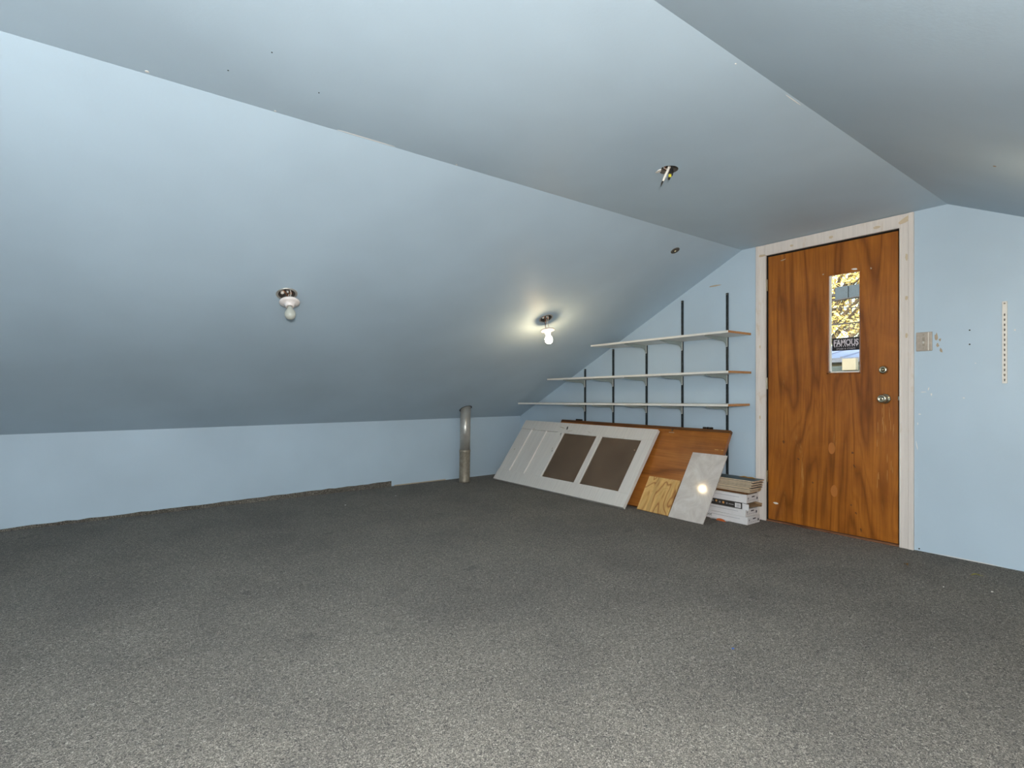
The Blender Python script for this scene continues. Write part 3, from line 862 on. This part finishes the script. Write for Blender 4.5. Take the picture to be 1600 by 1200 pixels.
# ------------------------------------------------------------------ cartons and planks beside the casing
def carton(label, x0, x1, y0, y1, z0, z1, rz, front, end_bar=True):
    t = thing('flooring_carton', label, 'carton', (x0, y0, z0), (0, 0, rz), 'flooring cartons by the door')
    L, D, Hh = y1 - y0, x1 - x0, z1 - z0 - 0.0006
    obj('carton_body', bx(0, D, 0, L, 0, Hh), 'carton', t, bevel=0.0015)
    obj('lid_seam', bx(-0.0007, 0.001, 0.06, 0.30, Hh * 0.62, Hh * 0.62 + 0.0022), 'ink_light', t)
    if end_bar:
        e = obj('end_print', bx(0.075, 0.115, -0.0007, 0.001, Hh * 0.60, Hh * 0.60 + 0.009), 'ink', t)
        for k_ in range(5):
            obj('end_print', bx(0.022 + k_ * 0.026, 0.036 + k_ * 0.026, -0.0006, 0.001, Hh * 0.28, Hh * 0.28 + 0.003), 'ink_light', t)
        obj('end_print', bx(0.145, 0.160, -0.0007, 0.001, Hh * 0.25, Hh * 0.25 + 0.018), 'ink', t)
        obj('end_print', bx(0.018, 0.030, -0.0006, 0.001, Hh * 0.45, Hh * 0.45 + 0.014), 'ink_light', t)
    if front:
        m = Matrix.Translation((-0.0006, front[1], Hh * 0.5)) @ Matrix(((0, 0, -1, 0), (-1, 0, 0, 0), (0, 1, 0, 0), (0, 0, 0, 1)))
        obj('lettering', text_bm(front[0], front[2], 0.0006, m), 'ink', t)
    return t
CL = 1.05
carton('lowest white flooring carton on the carpet', 3.787, 3.962, 2.106, 2.106 + CL, 0.0, 0.058, 0.0, ('foot', 0.325, 0.034))
carton('second white flooring carton from the floor, under the black one', 3.790, 3.960, 2.124, 2.124 + CL, 0.058, 0.112, -0.01, ('K', 0.315, 0.030))
# dark printed carton, open at the end
bt = thing('flooring_carton', 'dark printed carton with a white label, open flaps at its end', 'carton', (3.786, 2.148, 0.1125), (0, 0, 0.0), 'flooring cartons by the door')
Hb = 0.0475
obj('carton_body', bx(0, 0.17, 0, 1.0, 0, Hb), 'carton_black', bt, bevel=0.0012)
o = obj('label_sticker', bx(-0.0008, 0.001, 0.012, 0.058, 0.006, 0.040), 'carton', bt); o['label'] = 'white address label'
for k_ in range(4):
    obj('label_print', bx(-0.0013, 0.0, 0.020, 0.048, 0.012 + k_ * 0.006, 0.015 + k_ * 0.006), 'ink_light', bt)
for (u, v, r, mt) in ((0.155, 0.027, 0.009, 'amber'), (0.215, 0.031, 0.008, 'amber'), (0.185, 0.026, 0.008, 'ink_light'), (0.125, 0.025, 0.007, 'ink_light'), (0.245, 0.028, 0.007, 'ink_light')):
    bm = bmesh.new(); prism(bm, [(u + r * cos(i * pi / 6), v + r * sin(i * pi / 6)) for i in range(12)], -0.0008, 0.001, lambda a, b, d: (d, a, b))
    obj('picture_print', bm, mt, bt)
obj('print_line', bx(-0.0008, 0.001, 0.070, 0.110, 0.022, 0.025), 'carton', bt)
bm = bmesh.new(); prism(bm, [(0, 0), (-0.052, -0.002), (-0.054, Hb - 0.004), (0, Hb - 0.001)], 0.0, 0.0015, lambda a, b, d: (d + 0.05 * a, a, b))
o = obj('flap', bm, 'carton', bt); o['label'] = 'white open end flap'
bm = bmesh.new(); prism(bm, [(0.003, 0), (0.165, 0), (0.150, -0.075), (0.012, -0.060)], 0.0, 0.0018, lambda a, b, d: (a, b, 0.030 + d + 0.12 * b))
obj('flap', bm, 'cardboard', bt)
bm = bmesh.new(); prism(bm, [(0.0, 0), (0.0, 0.040), (-0.060, 0.034), (-0.055, 0.006)], 0.0, 0.0015, lambda a, b, d: (0.166 + d - 0.2 * a, a, b))
obj('flap', bm, 'cardboard', bt)
carton('topmost white flooring carton, under the stack of planks', 3.787, 3.962, 2.114, 2.114 + CL, 0.1605, 0.224, 0.008, None)
# dark spacer board then thin planks
PXL = 3.822
spacer = thing('plank', 'dark underlay strip between the top carton and the planks', 'plank', (3.80, 2.12, 0.2245))
obj('strip', bx(0, 0.15, 0, 0.50, 0, 0.016), 'leaning_edge', spacer, bevel=0.001)
np_ = 10
NTH = ['first', 'second', 'third', 'fourth', 'fifth', 'sixth', 'seventh', 'eighth', 'ninth', 'tenth']
for i in range(np_):
    z = 0.2412 + i * 0.0088
    top_ = i == np_ - 1
    lab = 'uppermost dark-faced flooring plank of the stack' if top_ else f'thin tan flooring plank, {NTH[np_ - 1 - i]} from the top of the stack'
    t = thing('plank', lab, 'plank', (max(3.785, 3.605 + 0.613 * (z + 0.009) + 0.006) + rnd.uniform(0, 0.008), 2.082 + rnd.uniform(-0.006, 0.012), z), (0, 0, rnd.uniform(-0.012, 0.0)), 'thin planks stacked on the cartons')
    obj('plank_core', bx(0, 0.155, 0, 0.52, 0, 0.0068), 'tan_board', t, bevel=0.0006)
    obj('plank_face', bx(0.0006, 0.1544, 0.0006, 0.5194, 0.0068, 0.0082), 'teal_edge', t)
o = thing('debris_strip', 'crumpled dry strip lying on top of the plank stack', 'debris', (3.93, 2.13, 0.2412 + np_ * 0.0088 - 0.0004))
bm = bmesh.new(); tube(bm, [(0, -0.01, 0.003), (0.004, 0.02, 0.006), (-0.003, 0.05, 0.005), (0.004, 0.085, 0.007), (0, 0.12, 0.003)], [0.002, 0.006, 0.005, 0.006, 0.002], 6)
obj('strip', bm, 'leaf_brown', o)
# torn paper and orange scrap in front of the lowest carton
o = thing('paper_scrap', 'torn white and orange paper scrap by the lowest carton', 'paper', (3.765, 2.30, 0.0))
bm = bmesh.new(); prism(bm, [(-0.016, 0.10), (-0.008, 0.06), (-0.020, 0.03), (-0.012, -0.05), (0.016, -0.07), (0.018, 0.10)], 0.001, 0.002, lambda a, b, d: (a, b, d + 0.004 * sin(b * 60) + 0.005))
obj('torn_paper', bm, 'carton', o)
bm = bmesh.new(); prism(bm, [(0.040 * cos(pi * i / 10), 0.022 * sin(pi * i / 10)) for i in range(11)], 0.0, 0.0012, lambda a, b, d: (-0.018 + d - 0.25 * b, 0.0 + a, b * 0.9))
e = obj('orange_scrap', bm, 'orange', o); e['label'] = 'orange half-round scrap'

# ------------------------------------------------------------------ floor litter
def leaf(label, loc, rz, L, W, mat):
    t = thing('fallen_leaf', label, 'leaf', loc, (0, 0, rz), 'dry leaves on the carpet')
    bm = bmesh.new()
    n = 8
    rows = []
    for i in range(n + 1):
        f = i / n; w = W * sin(pi * min(1, f * 0.96 + 0.02)) ** 0.8
        zc = 0.003 + 0.006 * sin(pi * f)
        rows.append([bm.verts.new((L * (f - 0.5), s_ * w / 2, zc + abs(s_) * 0.005 * (1 - f))) for s_ in (-1, 0, 1)])
    for a, b in zip(rows, rows[1:]):
        for k_ in range(2): bm.faces.new((a[k_], a[k_ + 1], b[k_ + 1], b[k_]))
    bmesh.ops.solidify(bm, geom=list(bm.faces), thickness=0.0006)
    obj('blade', bm, mat, t)
    bm = bmesh.new(); tube(bm, [(-L * 0.5, 0, 0.004), (-L * 0.65, 0.003, 0.005), (-L * 0.85, 0.004, 0.002)], 0.0008, 5)
    obj('stem', bm, mat, t)
leaf('dry ochre leaf on the carpet just right of the door', (3.657, 1.076, 0.0), 0.8, 0.030, 0.020, 'leaf_brown')
leaf('yellow-green leaf on the carpet under the white metal strip', (3.744, 0.787, 0.0), 2.4, 0.045, 0.016, 'leaf_green')
def scrap(name, label, cat, loc, s, mat):
    t = blob(name, (0, 0, 0.0008), (0, 0, 1), s, s * 0.7, mat, None, rnd.random() * 3, 8, 0.003)
    t.location = loc
    tag(t, label, cat)
scrap('plastic_scrap', 'tiny blue plastic scrap on the open carpet', 'scrap', (1.93, 1.134, 0), 0.013, 'blue_bit')
scrap('paint_flake', 'tiny white flake on the carpet in the right foreground', 'flake', (3.513, 0.674, 0), 0.012, 'plaster')
scrap('paint_flake', 'tiny white flake on the carpet left of the right foreground flake', 'flake', (3.40, 0.84, 0), 0.010, 'plaster')
for i, (x, y, w_) in enumerate(((2.15, 4.72, 'below the carpet notch'), (1.62, 4.60, 'by the low wall'))):
    scrap('paint_flake', f'tiny pale flake on the carpet {w_}', 'flake', (x, y, 0), 0.012, 'plaster')

# ------------------------------------------------------------------ outdoors, seen through the door's window
GZ = -2.9
g = obj('lawn', bx(4.6, 40, -25, 30, GZ - 0.2, GZ), 'grass')
struct(g, 'dull autumn lawn far below the attic door', 'ground')

def tree(label, base, h, crown_c, crown_r, nleaf, mat, seed, leafsize):
    r_ = random.Random(seed)
    t = thing('tree', label, 'tree', base, group='autumn trees outside')
    cc = Vector(crown_c) - Vector(base)
    bm = bmesh.new(); tube(bm, [(0, 0, 0), (0.05, 0.05, h * 0.4), cc * 0.75, cc + Vector((0, 0, crown_r[2] * 0.4))], [0.2, 0.15, 0.10, 0.03], 10)
    obj('trunk', bm, 'bark', t, smooth=True)
    for k_ in range(14):
        a = r_.uniform(0, 2 * pi); e = r_.uniform(-0.3, 0.9)
        d = Vector((cos(a) * cos(e) * crown_r[0], sin(a) * cos(e) * crown_r[1], sin(e) * crown_r[2])) * r_.uniform(0.7, 0.95)
        s0 = cc * 0.75 + Vector((0, 0, r_.uniform(-0.1, 0.4) * crown_r[2]))
        bm = bmesh.new(); tube(bm, [s0, s0.lerp(cc + d, 0.5) + Vector((0, 0, 0.15)), cc + d], [0.05, 0.028, 0.008], 6)
        obj('branch', bm, 'bark', t)
    V, F = [], []
    centres = []
    for k_ in range(max(30, nleaf // 60)):
        while True:
            p = Vector((r_.uniform(-1, 1), r_.uniform(-1, 1), r_.uniform(-1, 1)))
            if 0.2 < p.length < 1: break
        centres.append(Vector((p.x * crown_r[0], p.y * crown_r[1], p.z * crown_r[2])) + cc)
    for k_ in range(nleaf):
        c = r_.choice(centres)
        p = c + Vector((r_.gauss(0, .22), r_.gauss(0, .22), r_.gauss(0, .16)))
        u = Vector((r_.uniform(-1, 1), r_.uniform(-1, 1), r_.uniform(-1, 1))).normalized()
        w = u.orthogonal().normalized()
        s = leafsize * r_.uniform(0.7, 1.3)
        i = len(V)
        V += [p - u * s, p + w * s * 0.55, p + u * s, p - w * s * 0.55]
        F.append((i, i + 1, i + 2, i + 3))
    me = bpy.data.meshes.new('foliage'); me.from_pydata([tuple(v) for v in V], [], F); me.materials.append(M[mat])
    o = bpy.data.objects.new('foliage', me); C.objects.link(o); o.parent = t
    o['kind'] = 'stuff'
    return t
tree('bright yellow autumn tree seen through the door window', (11.3, 5.2, GZ), 5, (11.3, 4.6, 3.35), (1.4, 1.9, 1.35), 9000, 'yellow_leaf', 3, 0.040)
tree('olive green tree behind the yellow one outside', (23.5, 8.6, GZ), 8, (23.5, 8.8, 4.6), (2.4, 3.4, 2.8), 6000, 'olive_leaf', 5, 0.075)

def through(px, py, X):
    r = (px - 800) / 826; d = (py - 610) / 826
    v = Vector((0.7997 * r + 0.6004, 0.7997 - 0.6004 * r, -d))
    return Vector((0, 0, 1.01)) + v * (X / v.x)
# utility pole left of the view, its arm carrying a dark two-panel box, and cables
pole = thing('utility_pole', 'utility pole arm with a dark two-panel box outside', 'utility pole', (8.6, 4.62, GZ))
pl_ = Vector(pole.location)
bm = bmesh.new(); tube(bm, [(0, 0, 0), (0, 0, 6.6)], [0.14, 0.11], 14); obj('pole', bm, 'bark', pole, smooth=True)
ac = through(1316, 458, 8.6) - pl_
bc = through(1328, 457, 8.6) - pl_
obj('arm', bx(-0.03, 0.03, bc.y, 0.05, ac.z - 0.035, ac.z + 0.0), 'cable', pole, bevel=0.004)
for dy in (-0.092, 0.092):
    fr_ = obj('panel', bx(-0.06, 0.03, bc.y + dy - 0.086, bc.y + dy + 0.086, bc.z - 0.095, bc.z + 0.095), 'panel_blue', pole, bevel=0.006)
for i, (pa, pb, lab) in enumerate((((1297, 471), (1344, 463), 'upper dark cable crossing the view outside the door'), ((1297, 508), (1344, 503), 'lower dark cable crossing the view outside the door'), ((1297, 482), (1344, 480), 'middle thin cable crossing the view outside the door'))):
    X = 8.2 - i * 0.3
    a, b = through(*pa, X), through(*pb, X)
    d = (b - a) / (a.y - b.y)
    p0, p1 = a - d * 4.0, b + d * 4.0
    pts = [p0.lerp(p1, k_ / 12) for k_ in range(13)]
    bm = bmesh.new(); tube(bm, [p - p0 for p in pts], 0.010 if i < 2 else 0.006, 6)
    o = obj('overhead_cable', bm, 'cable'); o.location = p0
    tag(o, lab, 'cable', 'cables outside')
# neighbouring building: pale roof, siding wall, dark lower roof edge and cream chimney
hx = 13.6
c = through(1320, 565, hx)
nb = thing('house', 'neighbouring pale house with a blue-grey roof outside', 'house', (hx, c.y, GZ))
hz = c.z - GZ
obj('wall', bx(0.3, 6, -4, 4, 0, hz + 0.05), 'siding', nb)
bm = bmesh.new(); prism(bm, [(-0.2, hz - 0.02), (-0.2, hz + 0.08), (3.2, hz + 0.62), (6.4, hz + 0.08), (6.4, hz - 0.02), (3.2, hz + 0.5)], -4.4, 4.4, lambda a, b, d: (a, d, b + 0.12 * (d if d < 0 else d) * -0.0))
rf = obj('roof', bm, 'roof_grey', nb)
for k_ in range(15):
    y = -4.2 + k_ * 0.6
    bm = bmesh.new(); prism(bm, [(-0.2, hz + 0.08), (-0.2, hz + 0.11), (3.2, hz + 0.65), (3.2, hz + 0.62)], y - 0.02, y + 0.02, lambda a, b, d: (a, d, b)); obj('roof_seam', bm, 'roof_grey', rf)
for k_ in range(5):
    obj('siding_board', bx(0.27, 0.3, -4, 4, hz - 0.02 - 0.2 * (k_ + 1), hz - 0.04 - 0.2 * k_), 'siding', nb, bevel=0.004)
a = through(1320, 572, 7.4)
sh = thing('shed', 'dark teal shed roof edge with a cream chimney outside', 'shed', (7.4, a.y, GZ))
sz = a.z - GZ
obj('shed_wall', bx(0.1, 0.9, -0.9, 0.9, 0, sz - 0.10), 'siding', sh)
obj('shed_roof', bx(0, 1.0, -1.0, 1.0, sz - 0.10, sz + 0.0), 'teal_dark', sh, bevel=0.01)
q0, q1 = through(1318, 579, 7.36), through(1339.5, 560, 7.36)
obj('cream_board', bx(-0.09, -0.002, min(q0.y, q1.y) - a.y, max(q0.y, q1.y) - a.y, q0.z - GZ, q1.z - GZ), 'cream', sh, bevel=0.006)
# landing outside the door
dk = thing('landing', 'weathered wooden landing outside the attic door', 'landing', (DX + 0.14, 1.66, -0.10))
for k_ in range(8):
    obj('plank', bx(0.0 + k_ * 0.142, 0.136 + k_ * 0.142, -0.8, 0.8, -0.04, 0.0), 'deck', dk, bevel=0.003)
for (x, y) in ((0.06, -0.74), (0.06, 0.74), (1.05, -0.74), (1.05, 0.74)):
    obj('post', bx(x - 0.05, x + 0.05, y - 0.05, y + 0.05, GZ + 0.10, -0.04), 'deck', dk)
